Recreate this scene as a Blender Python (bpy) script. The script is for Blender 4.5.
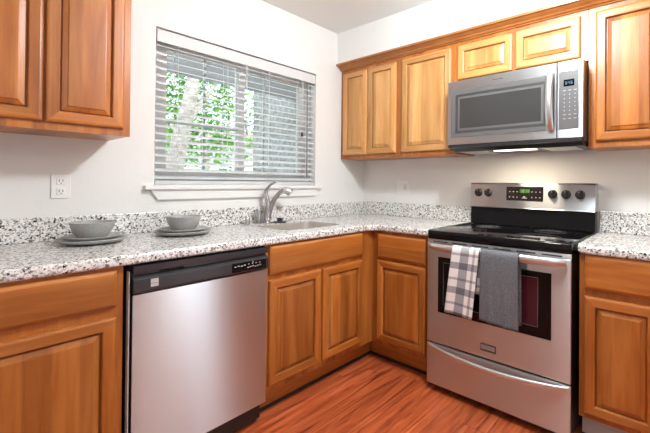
import bpy, bmesh, math, random
from mathutils import Vector, Matrix, Euler
random.seed(7)
S = bpy.context.scene
for o in list(bpy.data.objects):
    bpy.data.objects.remove(o)
COL = S.collection
PI = math.pi

# ------------------------------------------------------------------ camera
CX, CY, CZ = -2.591, -2.2214, 1.2025
YAW, PITCH, ROLL = 0.7014, 0.0062, 0.0088
FPX, SX, SY = 375.83, 41.45, -35.92
F = Vector((math.cos(YAW)*math.cos(PITCH), math.sin(YAW)*math.cos(PITCH), math.sin(PITCH)))
r0 = Vector((math.sin(YAW), -math.cos(YAW), 0)); u0 = r0.cross(F)
Rv = math.cos(ROLL)*r0 + math.sin(ROLL)*u0
Uv = -math.sin(ROLL)*r0 + math.cos(ROLL)*u0
cam_d = bpy.data.cameras.new('camera'); cam = bpy.data.objects.new('camera', cam_d); COL.objects.link(cam)
M = Matrix(((Rv.x, Uv.x, -F.x, CX), (Rv.y, Uv.y, -F.y, CY), (Rv.z, Uv.z, -F.z, CZ), (0, 0, 0, 1)))
cam.matrix_world = M
cam_d.sensor_fit = 'HORIZONTAL'; cam_d.sensor_width = 36
cam_d.lens = 36*FPX/650
cam_d.shift_x = -SX/650; cam_d.shift_y = SY/650
cam_d.clip_start = 0.05
S.camera = cam

# ------------------------------------------------------------------ light
S.view_settings.view_transform = 'Standard'; S.view_settings.look = 'None'
S.view_settings.gamma = 1; S.view_settings.exposure = 0.0
S.view_settings.use_curve_mapping = False
W = bpy.data.worlds.new('sky'); S.world = W; W.use_nodes = True
wn = W.node_tree.nodes; wl = W.node_tree.links
bg = wn['Background']; bg.inputs[0].default_value = (0.84, 0.92, 1.0, 1); bg.inputs[1].default_value = 3.6
sun_d = bpy.data.lights.new('sun', 'SUN'); sun_d.energy = 3.5; sun_d.angle = 0.02; sun_d.color = (1, .95, .86)
sun = bpy.data.objects.new('sun', sun_d); COL.objects.link(sun)
sun.rotation_euler = Vector((-0.35, 0.5, -0.8)).to_track_quat('-Z', 'Y').to_euler()

def area(name, loc, direction, sx, sy, power, color, parent=None):
    d = bpy.data.lights.new(name, 'AREA'); d.shape = 'RECTANGLE'; d.size = sx; d.size_y = sy
    d.energy = power; d.color = color
    o = bpy.data.objects.new(name, d); COL.objects.link(o)
    o.location = loc; o.rotation_euler = Vector(direction).to_track_quat('-Z', 'Y').to_euler()
    if parent: o.parent = parent
    return o
KITCHEN_LIGHT = 114.0
FILL_LIGHT = 26.0  # unseen lamp added to fill in the shadows
LAMP_AT = (-1.24, -1.66, 2.45)
HOOD_LIGHT = 2.6

# ------------------------------------------------------------------ helpers
def obj(name, bm, mats, parent=None, smooth=False, loc=(0, 0, 0), rot=(0, 0, 0)):
    me = bpy.data.meshes.new(name)
    bmesh.ops.recalc_face_normals(bm, faces=bm.faces[:])
    bm.to_mesh(me); bm.free()
    if not isinstance(mats, (list, tuple)): mats = [mats]
    for m in mats: me.materials.append(m)
    if smooth:
        for p in me.polygons: p.use_smooth = True
        try: me.set_sharp_from_angle(angle=math.radians(35))
        except Exception: pass
    o = bpy.data.objects.new(name, me); COL.objects.link(o)
    o.location = loc; o.rotation_euler = rot
    if parent: o.parent = parent
    return o

def thing(name, label, cat, loc=(0, 0, 0), rz=0, group=None):
    o = bpy.data.objects.new(name, None); COL.objects.link(o)
    o.location = loc; o.rotation_euler = (0, 0, rz); o.empty_display_size = .1
    return tag(o, label, cat, group)

def tag(o, label, cat, group=None):
    o['label'] = label; o['category'] = cat
    if group: o['group'] = group
    return o

def struct(name, bm, mats, smooth=False):
    o = obj(name, bm, mats, None, smooth); o['kind'] = 'structure'; return o

def nb(): return bmesh.new()

def box(bm, x0, x1, y0, y1, z0, z1, bev=0, seg=2, mi=0):
    t = bmesh.new()
    bmesh.ops.create_cube(t, size=1)
    bmesh.ops.scale(t, vec=(x1-x0, y1-y0, z1-z0), verts=t.verts)
    bmesh.ops.translate(t, vec=((x0+x1)/2, (y0+y1)/2, (z0+z1)/2), verts=t.verts)
    if bev: bmesh.ops.bevel(t, geom=t.edges[:], offset=bev, segments=seg, affect='EDGES', profile=.5)
    for f in t.faces: f.material_index = mi
    merge(bm, t); return bm

def merge(bm, t, mat=None):
    if mat is not None: bmesh.ops.transform(t, matrix=mat, verts=t.verts)
    me = bpy.data.meshes.new('tmp'); t.to_mesh(me); t.free()
    bm.from_mesh(me); bpy.data.meshes.remove(me)

def tube(bm, pts, radii, n=14, cap=True, mi=0, sq=(1, 1)):
    pts = [Vector(p) for p in pts]
    if not isinstance(radii, (list, tuple)): radii = [radii]*len(pts)
    rings = []; prev = None
    for i, p in enumerate(pts):
        if i == 0: t = pts[1]-p
        elif i == len(pts)-1: t = p-pts[i-1]
        else: t = (pts[i+1]-p).normalized()+(p-pts[i-1]).normalized()
        t.normalize()
        if prev is None:
            a = Vector((0, 0, 1)) if abs(t.z) < .9 else Vector((1, 0, 0))
            n1 = t.cross(a).normalized()
        else:
            n1 = (prev-t*prev.dot(t)).normalized()
        prev = n1; n2 = t.cross(n1)
        rings.append([bm.verts.new(p+radii[i]*(sq[0]*math.cos(2*PI*k/n)*n1+sq[1]*math.sin(2*PI*k/n)*n2)) for k in range(n)])
    for a, b in zip(rings, rings[1:]):
        for k in range(n):
            f = bm.faces.new((a[k], a[(k+1) % n], b[(k+1) % n], b[k])); f.material_index = mi; f.smooth = True
    if cap:
        for rg in (rings[0], rings[-1]):
            f = bm.faces.new(rg); f.material_index = mi
    return bm

def lathe(bm, prof, n=40, mat=None, mi=0):
    t = bmesh.new(); rings = []
    for r, z in prof:
        if r < 1e-6: rings.append([t.verts.new((0, 0, z))])
        else: rings.append([t.verts.new((r*math.cos(2*PI*k/n), r*math.sin(2*PI*k/n), z)) for k in range(n)])
    for a, b in zip(rings, rings[1:]):
        for k in range(n):
            if len(a) == 1 and len(b) == 1: continue
            if len(a) == 1: f = t.faces.new((a[0], b[k], b[(k+1) % n]))
            elif len(b) == 1: f = t.faces.new((a[k], a[(k+1) % n], b[0]))
            else: f = t.faces.new((a[k], a[(k+1) % n], b[(k+1) % n], b[k]))
            f.material_index = mi
    merge(bm, t, mat); return bm

def extrude_poly(bm, poly, axis, a0, a1, mi=0):
    """poly: list of 2D points in the plane across `axis`; prism between a0 and a1 (x: (y,z), y: (x,z), z: (x,y))"""
    def P(p, a):
        return {'x': (a, p[0], p[1]), 'y': (p[0], a, p[1]), 'z': (p[0], p[1], a)}[axis]
    A = [bm.verts.new(P(p, a0)) for p in poly]; B = [bm.verts.new(P(p, a1)) for p in poly]
    n = len(poly)
    for k in range(n):
        bm.faces.new((A[k], A[(k+1) % n], B[(k+1) % n], B[k])).material_index = mi
    bm.faces.new(A).material_index = mi; bm.faces.new(B[::-1]).material_index = mi
    return bm

def rects(bm, x0, x1, z0, z1, prof, cap_last=True, cap_first=True, side_mi=0, tb_mi=0, cap_mi=0):
    """nested rectangles (inset, y) joined into a moulded panel"""
    R = []
    for ins, y in prof:
        R.append([bm.verts.new(c) for c in ((x0+ins, y, z0+ins), (x1-ins, y, z0+ins), (x1-ins, y, z1-ins), (x0+ins, y, z1-ins))])
    for a, b in zip(R, R[1:]):
        for k in range(4):
            f = bm.faces.new((a[k], a[(k+1) % 4], b[(k+1) % 4], b[k]))
            f.material_index = tb_mi if k in (0, 2) else side_mi
    if cap_first: bm.faces.new(R[0][::-1]).material_index = cap_mi
    if cap_last: bm.faces.new(R[-1]).material_index = cap_mi
    return bm

# ------------------------------------------------------------------ materials
def new_mat(name):
    m = bpy.data.materials.new(name); m.use_nodes = True
    nt = m.node_tree; return m, nt.nodes, nt.links, nt.nodes['Principled BSDF']

def plain(name, col, rough=.5, metal=0, **kw):
    m, n, l, p = new_mat(name)
    p.inputs['Base Color'].default_value = (*col, 1); p.inputs['Roughness'].default_value = rough
    p.inputs['Metallic'].default_value = metal
    for k, v in kw.items(): p.inputs[k].default_value = v
    return m

def ramp(n, stops, interp='LINEAR'):
    r = n.new('ShaderNodeValToRGB'); e = r.color_ramp.elements; r.color_ramp.interpolation = interp
    while len(e) < len(stops): e.new(.5)
    for i, (pos, c) in enumerate(stops):
        e[i].position = pos; e[i].color = (*c, 1)
    return r

def mixc(n, l, fac, a, b, mode='MIX'):
    m = n.new('ShaderNodeMix'); m.data_type = 'RGBA'; m.blend_type = mode
    for sock, v in ((m.inputs[0], fac), (m.inputs[6], a), (m.inputs[7], b)):
        if hasattr(v, 'is_linked') or hasattr(v, 'links'): l.new(v, sock)
        elif isinstance(v, (int, float)): sock.default_value = v
        else: sock.default_value = (*v, 1)
    return m.outputs[2]

def wood(name, light, mid, dark, horiz=False):
    m, n, l, p = new_mat(name)
    tc = n.new('ShaderNodeTexCoord'); oi = n.new('ShaderNodeObjectInfo')
    sc = n.new('ShaderNodeVectorMath'); sc.operation = 'SCALE'; sc.inputs[0].default_value = (9.3, 5.1, 7.7)
    l.new(oi.outputs['Random'], sc.inputs['Scale'])
    ad = n.new('ShaderNodeVectorMath'); l.new(tc.outputs['Object'], ad.inputs[0]); l.new(sc.outputs[0], ad.inputs[1])
    mp = n.new('ShaderNodeMapping'); l.new(ad.outputs[0], mp.inputs[0])
    mp.inputs['Scale'].default_value = (2.2, 30, 30) if horiz else (30, 30, 2.2)
    n1 = n.new('ShaderNodeTexNoise'); n1.inputs['Scale'].default_value = 1; n1.inputs['Detail'].default_value = 5
    n1.inputs['Distortion'].default_value = .8; n1.inputs['Roughness'].default_value = .62
    l.new(mp.outputs[0], n1.inputs[0])
    mp2 = n.new('ShaderNodeMapping'); l.new(ad.outputs[0], mp2.inputs[0])
    mp2.inputs['Scale'].default_value = (1.4, 9, 9) if horiz else (9, 9, 1.4)
    n2 = n.new('ShaderNodeTexNoise'); n2.inputs['Scale'].default_value = 1; n2.inputs['Detail'].default_value = 3
    n2.inputs['Distortion'].default_value = .4
    l.new(mp2.outputs[0], n2.inputs[0])
    mx = n.new('ShaderNodeMath'); mx.operation = 'MULTIPLY_ADD'; mx.inputs[1].default_value = .45
    l.new(n1.outputs[0], mx.inputs[0])
    m3 = n.new('ShaderNodeMath'); m3.operation = 'MULTIPLY'; m3.inputs[1].default_value = .55; l.new(n2.outputs[0], m3.inputs[0])
    l.new(m3.outputs[0], mx.inputs[2])
    rp = ramp(n, [(.26, dark), (.47, mid), (.68, light)]); l.new(mx.outputs[0], rp.inputs[0])
    hs = n.new('ShaderNodeHueSaturation'); l.new(rp.outputs[0], hs.inputs['Color'])
    sp = n.new('ShaderNodeSeparateXYZ'); l.new(ad.outputs[0], sp.inputs[0])          # glued staves of slightly different boards
    dv = n.new('ShaderNodeMath'); dv.operation = 'DIVIDE'; dv.inputs[1].default_value = .075; l.new(sp.outputs[2 if horiz else 0], dv.inputs[0])
    fl = n.new('ShaderNodeMath'); fl.operation = 'FLOOR'; l.new(dv.outputs[0], fl.inputs[0])
    wn2 = n.new('ShaderNodeTexWhiteNoise'); wn2.noise_dimensions = '1D'; l.new(fl.outputs[0], wn2.inputs['W'])
    mr = n.new('ShaderNodeMapRange'); mr.inputs[3].default_value = .74; mr.inputs[4].default_value = 1.14
    l.new(wn2.outputs['Value'], mr.inputs[0]); l.new(mr.outputs[0], hs.inputs['Value'])
    l.new(hs.outputs[0], p.inputs['Base Color'])
    p.inputs['Roughness'].default_value = .38; p.inputs['Coat Weight'].default_value = .25; p.inputs['Coat Roughness'].default_value = .22
    return m

W_L, W_M, W_D = (.58, .225, .050), (.42, .128, .019), (.22, .054, .007)
wood_v = wood('maple_upright_grain', W_L, W_M, W_D)
wood_h = wood('maple_level_grain', W_L, W_M, W_D, True)
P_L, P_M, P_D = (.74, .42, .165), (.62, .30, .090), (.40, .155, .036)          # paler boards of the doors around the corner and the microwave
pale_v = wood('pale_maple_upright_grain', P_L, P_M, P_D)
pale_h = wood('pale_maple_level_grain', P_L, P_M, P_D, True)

def wall_mat(name, col, rough=.7):
    m, n, l, p = new_mat(name)
    p.inputs['Base Color'].default_value = (*col, 1); p.inputs['Roughness'].default_value = rough
    tc = n.new('ShaderNodeTexCoord'); nz = n.new('ShaderNodeTexNoise'); nz.inputs['Scale'].default_value = 70
    l.new(tc.outputs['Object'], nz.inputs[0])
    b = n.new('ShaderNodeBump'); b.inputs['Strength'].default_value = .06; b.inputs['Distance'].default_value = .01
    l.new(nz.outputs[0], b.inputs['Height']); l.new(b.outputs[0], p.inputs['Normal'])
    return m
wall_paint = wall_mat('wall_paint', (.79, .782, .757))
ceil_paint = wall_mat('ceiling_paint', (.78, .785, .775), .9)
white_trim = plain('white_trim_paint', (.82, .81, .79), .4)

def granite():
    m, n, l, p = new_mat('speckled_granite')
    tc = n.new('ShaderNodeTexCoord')
    def vor(scale, stops, off):
        mp = n.new('ShaderNodeMapping'); mp.inputs['Location'].default_value = (off, off*.7, off*1.3)
        l.new(tc.outputs['Object'], mp.inputs[0])
        nz = n.new('ShaderNodeTexNoise'); nz.inputs['Scale'].default_value = scale*.8; nz.inputs['Detail'].default_value = 1
        l.new(mp.outputs[0], nz.inputs[0])
        va = n.new('ShaderNodeVectorMath'); va.operation = 'MULTIPLY_ADD'
        va.inputs[1].default_value = (.9/scale,)*3; l.new(nz.outputs['Color'], va.inputs[0]); l.new(mp.outputs[0], va.inputs[2])
        v = n.new('ShaderNodeTexVoronoi'); v.inputs['Scale'].default_value = scale
        l.new(va.outputs[0], v.inputs['Vector'])
        sp = n.new('ShaderNodeSeparateColor'); l.new(v.outputs['Color'], sp.inputs[0])
        r = ramp(n, stops, 'CONSTANT'); l.new(sp.outputs[0], r.inputs[0]); return r.outputs[0]
    wht = (.88, .87, .85)
    a = vor(150, [(0, (.42, .405, .385)), (.09, (.60, .585, .565)), (.26, (.76, .745, .725)), (.48, wht)], 0)
    b = vor(140, [(0, (.05, .05, .052)), (.055, (.24, .23, .225)), (.12, (.42, .37, .33)), (.17, (1, 1, 1))], 3.1)
    c = vor(260, [(0, (.22, .22, .22)), (.06, (.55, .53, .51)), (.16, (1, 1, 1))], 7.7)
    x = mixc(n, l, 1.0, a, b, 'MULTIPLY'); x = mixc(n, l, .8, x, c, 'MULTIPLY')
    l.new(x, p.inputs['Base Color']); p.inputs['Roughness'].default_value = .22
    return m
stone = granite()

def steel(name, col, rough, axis=None):
    m, n, l, p = new_mat(name)
    p.inputs['Base Color'].default_value = (*col, 1); p.inputs['Metallic'].default_value = 1
    p.inputs['Roughness'].default_value = rough
    if axis is not None:
        p.inputs['Anisotropic'].default_value = .98
        tg = n.new('ShaderNodeCombineXYZ'); tg.inputs[2].default_value = 1.0
        l.new(tg.outputs[0], p.inputs['Tangent'])
        p.inputs['Anisotropic Rotation'].default_value = 0.0
    return m
brushed = steel('brushed_steel', (.62, .665, .685), .30, 'z')
steel_smooth = steel('smooth_steel', (.70, .715, .72), .33)
chrome = steel('chrome', (.52, .53, .55), .12)
sink_steel = steel('sink_steel', (.80, .77, .73), .42)
black_gloss = plain('black_gloss', (.006, .006, .007), .10, **{'Specular IOR Level': .22})
black_glass = plain('black_glass', (.004, .004, .005), .05, **{'Specular IOR Level': .3})
black_plastic = plain('black_plastic', (.018, .018, .02), .35)
panel_black = plain('control_black', (.035, .035, .04), .22)
grey_panel = plain('grey_panel', (.105, .102, .102), .38)
mw_window = plain('microwave_mesh', (.045, .045, .043), .15)
burner_ring = plain('burner_print', (.16, .16, .16), .2)
white_plastic = plain('white_plastic', (.85, .84, .82), .35)
white_print = plain('white_print', (.50, .50, .50), .5)
slot_dark = plain('slot_dark', (.02, .02, .02), .6)
maroon_reflection = plain('oven_window_reflection', (.055, .009, .018), .1)  # reddish reflection on the oven window, put into the colour
oven_dark = plain('oven_window_black', (.006, .004, .005), .08, **{'Specular IOR Level': .25})
matte_black = plain('black_matte', (.02, .02, .02), .7)
kick_grey = plain('grey_kick', (.50, .49, .47), .6)
def led(name, col, s):
    m, n, l, p = new_mat(name); p.inputs['Base Color'].default_value = (0, 0, 0, 1)
    p.inputs['Emission Color'].default_value = (*col, 1); p.inputs['Emission Strength'].default_value = s; return m
led_green = led('green_display', (.25, .75, .12), .9)
led_green_dim = led('green_display_ground', (.08, .22, .04), .8)
led_blue = led('blue_display', (.12, .42, .70), .8)
def globe_mat():
    m = bpy.data.materials.new('globe_glass'); m.use_nodes = True; n = m.node_tree.nodes; l = m.node_tree.links
    n.remove(n['Principled BSDF'])
    t = n.new('ShaderNodeBsdfTransparent'); d = n.new('ShaderNodeEmission'); d.inputs[0].default_value = (1, .96, .9, 1); d.inputs[1].default_value = 3.0
    mx = n.new('ShaderNodeMixShader'); mx.inputs[0].default_value = .25
    l.new(t.outputs[0], mx.inputs[1]); l.new(d.outputs[0], mx.inputs[2]); l.new(mx.outputs[0], n['Material Output'].inputs[0]); return m
globe_glass = globe_mat()
hood_glow = led('cooktop_lamp', (1, .86, .66), 6.0)

def ceramic():
    m, n, l, p = new_mat('grey_stoneware')
    tc = n.new('ShaderNodeTexCoord'); nz = n.new('ShaderNodeTexNoise'); nz.inputs['Scale'].default_value = 160
    nz.inputs['Detail'].default_value = 3; l.new(tc.outputs['Object'], nz.inputs[0])
    r = ramp(n, [(.35, (.33, .325, .315)), (.65, (.43, .422, .41))]); l.new(nz.outputs[0], r.inputs[0])
    l.new(r.outputs[0], p.inputs['Base Color']); p.inputs['Roughness'].default_value = .45
    return m
stoneware = ceramic()

def floor_mat():
    m, n, l, p = new_mat('red_laminate')
    tc = n.new('ShaderNodeTexCoord'); sp = n.new('ShaderNodeSeparateXYZ'); l.new(tc.outputs['Object'], sp.inputs[0])
    def mth(op, a, b=None):
        q = n.new('ShaderNodeMath'); q.operation = op
        for i, v in enumerate((a, b)):
            if v is None: continue
            if isinstance(v, (int, float)): q.inputs[i].default_value = v
            else: l.new(v, q.inputs[i])
        return q.outputs[0]
    PW, PL = .125, 1.2
    row = mth('FLOOR', mth('DIVIDE', sp.outputs[1], PW))
    wn_ = n.new('ShaderNodeTexWhiteNoise'); wn_.noise_dimensions = '1D'; l.new(row, wn_.inputs['W'])
    xs = mth('ADD', mth('DIVIDE', sp.outputs[0], PL), mth('MULTIPLY', wn_.outputs['Value'], 5))
    colm = mth('FLOOR', xs)
    cb = n.new('ShaderNodeCombineXYZ'); l.new(row, cb.inputs[0]); l.new(colm, cb.inputs[1])
    w2 = n.new('ShaderNodeTexWhiteNoise'); w2.noise_dimensions = '3D'; l.new(cb.outputs[0], w2.inputs['Vector'])
    sc = n.new('ShaderNodeVectorMath'); sc.operation = 'SCALE'; sc.inputs['Scale'].default_value = 11; l.new(w2.outputs['Color'], sc.inputs[0])
    ad = n.new('ShaderNodeVectorMath'); l.new(tc.outputs['Object'], ad.inputs[0]); l.new(sc.outputs[0], ad.inputs[1])
    mp = n.new('ShaderNodeMapping'); mp.inputs['Scale'].default_value = (1.9, 27, 1); l.new(ad.outputs[0], mp.inputs[0])
    nz = n.new('ShaderNodeTexNoise'); nz.inputs['Scale'].default_value = 1; nz.inputs['Detail'].default_value = 5
    nz.inputs['Distortion'].default_value = 1.3; nz.inputs['Roughness'].default_value = .6; l.new(mp.outputs[0], nz.inputs[0])
    r = ramp(n, [(.28, (.12, .020, .009)), (.39, (.36, .068, .022)), (.54, (.56, .125, .040)), (.72, (.68, .20, .078))])
    l.new(nz.outputs[0], r.inputs[0])
    hs = n.new('ShaderNodeHueSaturation'); l.new(r.outputs[0], hs.inputs['Color'])
    mr = n.new('ShaderNodeMapRange'); mr.inputs[3].default_value = .85; mr.inputs[4].default_value = 1.15
    l.new(w2.outputs['Value'], mr.inputs[0]); l.new(mr.outputs[0], hs.inputs['Value'])
    fy = mth('FRACT', mth('DIVIDE', sp.outputs[1], PW)); seam = mth('LESS_THAN', fy, .018)
    fx = mth('FRACT', xs); seam2 = mth('LESS_THAN', fx, .0025)
    sm = mth('MULTIPLY', mth('MAXIMUM', seam, seam2), .7)
    c = mixc(n, l, sm, hs.outputs[0], (.07, .018, .01))
    l.new(c, p.inputs['Base Color']); p.inputs['Roughness'].default_value = .3
    return m
laminate = floor_mat()

def glass_mat():
    m = bpy.data.materials.new('window_glass'); m.use_nodes = True; n = m.node_tree.nodes; l = m.node_tree.links
    n.remove(n['Principled BSDF']); out = n['Material Output']
    t = n.new('ShaderNodeBsdfTransparent'); t.inputs[0].default_value = (.93, .96, .96, 1)
    g = n.new('ShaderNodeBsdfGlossy'); g.inputs['Roughness'].default_value = .02
    fr = n.new('ShaderNodeFresnel'); fr.inputs[0].default_value = 1.45
    mx = n.new('ShaderNodeMixShader'); l.new(fr.outputs[0], mx.inputs[0]); l.new(t.outputs[0], mx.inputs[1]); l.new(g.outputs[0], mx.inputs[2])
    l.new(mx.outputs[0], out.inputs[0]); return m
glass = glass_mat()

def plaid():
    m, n, l, p = new_mat('plaid_cloth')
    tc = n.new('ShaderNodeTexCoord'); sp = n.new('ShaderNodeSeparateXYZ'); l.new(tc.outputs['UV'], sp.inputs[0])
    def band(src, period, width, off):
        a = n.new('ShaderNodeMath'); a.operation = 'MULTIPLY_ADD'; a.inputs[1].default_value = 1/period; a.inputs[2].default_value = off; l.new(src, a.inputs[0])
        f = n.new('ShaderNodeMath'); f.operation = 'FRACT'; l.new(a.outputs[0], f.inputs[0])
        c = n.new('ShaderNodeMath'); c.operation = 'LESS_THAN'; c.inputs[1].default_value = width; l.new(f.outputs[0], c.inputs[0]); return c.outputs[0]
    u = band(sp.outputs[0], .15, .32, .66); v = band(sp.outputs[1], .135, .27, .15)
    u2 = band(sp.outputs[0], .15, .09, .20); v2 = band(sp.outputs[1], .135, .10, .60)
    s = n.new('ShaderNodeMath'); s.operation = 'ADD'; l.new(u, s.inputs[0]); l.new(v, s.inputs[1])
    s2 = n.new('ShaderNodeMath'); s2.operation = 'ADD'; l.new(u2, s2.inputs[0]); l.new(v2, s2.inputs[1])
    s3 = n.new('ShaderNodeMath'); s3.operation = 'MULTIPLY_ADD'; s3.inputs[1].default_value = .8; l.new(s2.outputs[0], s3.inputs[0]); l.new(s.outputs[0], s3.inputs[2])
    d = n.new('ShaderNodeMath'); d.operation = 'MULTIPLY'; d.inputs[1].default_value = .5; l.new(s3.outputs[0], d.inputs[0])
    r = ramp(n, [(0, (.86, .85, .83)), (.5, (.36, .36, .38)), (1, (.15, .15, .17))]); l.new(d.outputs[0], r.inputs[0])
    l.new(r.outputs[0], p.inputs['Base Color']); p.inputs['Roughness'].default_value = .9
    return m
plaid_cloth = plaid()

def terry():
    m, n, l, p = new_mat('grey_terry')
    tc = n.new('ShaderNodeTexCoord'); nz = n.new('ShaderNodeTexNoise'); nz.inputs['Scale'].default_value = 260; nz.inputs['Detail'].default_value = 3
    l.new(tc.outputs['Object'], nz.inputs[0])
    r = ramp(n, [(.3, (.065, .068, .078)), (.7, (.22, .225, .245))]); l.new(nz.outputs[0], r.inputs[0])
    l.new(r.outputs[0], p.inputs['Base Color']); p.inputs['Roughness'].default_value = .95
    b = n.new('ShaderNodeBump'); b.inputs['Strength'].default_value = .6; b.inputs['Distance'].default_value = .004
    l.new(nz.outputs[0], b.inputs['Height']); l.new(b.outputs[0], p.inputs['Normal'])
    return m
grey_terry = terry()

def noisy(name, a, b, scale, rough=.8):
    m, n, l, p = new_mat(name)
    tc = n.new('ShaderNodeTexCoord'); nz = n.new('ShaderNodeTexNoise'); nz.inputs['Scale'].default_value = scale; nz.inputs['Detail'].default_value = 4
    l.new(tc.outputs['Object'], nz.inputs[0]); r = ramp(n, [(.35, a), (.65, b)]); l.new(nz.outputs[0], r.inputs[0])
    l.new(r.outputs[0], p.inputs['Base Color']); p.inputs['Roughness'].default_value = rough
    return m
stucco = noisy('grey_stucco', (.20, .205, .20), (.44, .45, .44), 16)
bark = noisy('pale_bark', (.34, .29, .25), (.62, .56, .50), 14)
concrete = noisy('pale_concrete', (.55, .53, .5), (.66, .64, .61), 5)
eave_paint = plain('eave_paint', (.36, .36, .37), .7)
pale_siding = noisy('pale_siding', (.66, .65, .62), (.74, .73, .70), 3)
leaf_mats = []
for nm, c in (('leaf_green', (.07, .25, .035)), ('leaf_yellow_green', (.19, .40, .06)), ('leaf_blue_green', (.04, .19, .07))):
    m, n, l, p = new_mat(nm); p.inputs['Base Color'].default_value = (*c, 1); p.inputs['Roughness'].default_value = .5
    tr = n.new('ShaderNodeBsdfTranslucent'); tr.inputs[0].default_value = (c[0]*1.3, c[1]*1.2, c[2], 1)
    mx = n.new('ShaderNodeMixShader'); mx.inputs[0].default_value = .45
    l.new(p.outputs[0], mx.inputs[1]); l.new(tr.outputs[0], mx.inputs[2]); l.new(mx.outputs[0], n['Material Output'].inputs[0])
    leaf_mats.append(m)

# ------------------------------------------------------------------ room shell
XW, YS, ZC, T = -4.5, -4.3, 2.45, .14
XE, YK = 1.6, -2.9        # unseen dining end, made wider than the kitchen to line up the dishwasher's reflection
struct('floor', box(box(nb(), XW, T, YS, T, -.08, 0), T, XE, YS, YK, -.08, 0), laminate)
struct('ceiling', box(box(nb(), XW-T, T, YS-T, T, ZC, ZC+.1), T, XE+T, YS-T, YK+T, ZC, ZC+.1), ceil_paint)
WX0, WX1, WZ0, WZ1 = -1.766, -.588, 1.180, 2.057
bm = nb()
box(bm, XW-T, WX0, 0, T, -.08, ZC); box(bm, WX1, T, 0, T, -.08, ZC)
box(bm, WX0, WX1, 0, T, -.08, WZ0); box(bm, WX0, WX1, 0, T, WZ1, ZC)
struct('wall_north', bm, wall_paint)
struct('wall_east', box(nb(), 0, T, YK, 0, -.08, ZC), wall_paint)
struct('wall_west', box(nb(), XW-T, XW, YS-T, 0, -.08, ZC), wall_paint)
bm = nb()     # south wall with a wide patio opening behind the camera
PX0, PX1 = -.50, .24
struct('wall_dining_east', box(nb(), XE, XE+T, YS-T, YK+T, -.08, ZC), wall_paint)
struct('wall_dining_north', box(nb(), T, XE, YK, YK+T, -.08, ZC), wall_paint)
box(bm, XW, PX0, YS-T, YS, -.08, ZC); box(bm, PX1, XE, YS-T, YS, -.08, ZC); box(bm, PX0, PX1, YS-T, YS, 2.1, ZC)
struct('wall_south', bm, wall_paint)
bm = nb()     # patio door
for x in (PX0+.03, PX1-.03): box(bm, x-.03, x+.03, YS-.09, YS-.03, .0, 2.1)
box(bm, PX0, PX1, YS-.089, YS-.031, 2.04, 2.1); box(bm, PX0, PX1, YS-.089, YS-.031, 0, .07)
struct('door_1', bm, white_trim)
struct('dark_reflection_slab', box(nb(), .62, 1.42, YS+.002, YS+.045, .01, 2.03, .006), wood_v)  # unseen slab added to give the dishwasher steel a dark reflected band
struct('wall_soffit', box(nb(), -.352, -.0, -2.88, -.0, 2.181, ZC), wall_paint)

# crown along the top of the range-side cabinets
prof = [(-.300, 2.140), (-.309, 2.140), (-.312, 2.146), (-.322, 2.150), (-.327, 2.158), (-.345, 2.168), (-.352, 2.174), (-.366, 2.176), (-.368, 2.190), (-.353, 2.190), (-.353, 2.180), (-.300, 2.180)]
bm = nb(); A = [bm.verts.new((x, -.001, z)) for x, z in prof]; B = [bm.verts.new((x, -2.88, z)) for x, z in prof]
for k in range(len(prof)):
    j = (k+1) % len(prof); bm.faces.new((A[k], A[j], B[j], B[k]))
bm.faces.new(A); bm.faces.new(B[::-1])
m_crown = wood('maple_crown', (.55, .225, .062), (.45, .16, .038), (.30, .09, .018), True)
m_crown.node_tree.nodes['Mapping'].inputs['Scale'].default_value = (30, 2.2, 30)
o = struct('trim_crown', bm, m_crown)

# ------------------------------------------------------------------ window
wr = bpy.data.objects.new('window_1', None); COL.objects.link(wr); wr.location = ((WX0+WX1)/2, .08, WZ0); wr['kind'] = 'structure'
def wloc(bm):
    bmesh.ops.translate(bm, vec=(-(WX0+WX1)/2, -.08, -WZ0), verts=bm.verts); return bm
bm = nb()
fw = .045
box(bm, WX0, WX0+fw, .075, .135, WZ0, WZ1); box(bm, WX1-fw, WX1, .075, .135, WZ0, WZ1)
box(bm, WX0+fw, WX1-fw, .075, .135, WZ0, WZ0+fw); box(bm, WX0+fw, WX1-fw, .075, .135, WZ1-fw, WZ1)
obj('window_frame', wloc(bm), white_trim, wr)
for (a, b, y) in ((WX0+fw, -1.165, .082), (-1.215, WX1-fw, .108)):
    bm = nb(); z0, z1 = WZ0+fw, WZ1-fw; s = .045
    box(bm, a, a+s, y, y+.022, z0, z1); box(bm, b-s, b, y, y+.022, z0, z1)
    box(bm, a+s, b-s, y, y+.022, z0, z0+s); box(bm, a+s, b-s, y, y+.022, z1-s, z1)
    sash = obj('sash', wloc(bm), white_trim, wr)
    obj('glass_pane', wloc(box(nb(), a+s-.004, b-s+.004, y+.009, y+.013, z0+s-.004, z1-s+.004)), glass, sash)
    bm = nb(); mxm = (a+b)/2 - (.0 if a < -1.5 else .06)
    box(bm, mxm-.008, mxm+.008, y+.0135, y+.02, z0+s, z1-s)
    if a < -1.5: box(bm, a+s, b-s, y+.0136, y+.0199, 1.545, 1.561)
    obj('muntin', wloc(bm), white_trim, sash)
# stool and apron
bm = nb(); box(bm, -1.822, -.545, -.036, .0, 1.156, 1.1795, .004)
box(bm, WX0, WX1, 0.0005, .074, 1.165, 1.1795)
struct('trim_sill', bm, white_trim)
bm = nb(); extrude_poly(bm, [(-1.790, 1.1555), (-.575, 1.1555), (-.600, 1.100), (-1.752, 1.100)], 'y', -.018, -.0005)
struct('trim_apron', bm, white_trim)

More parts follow.
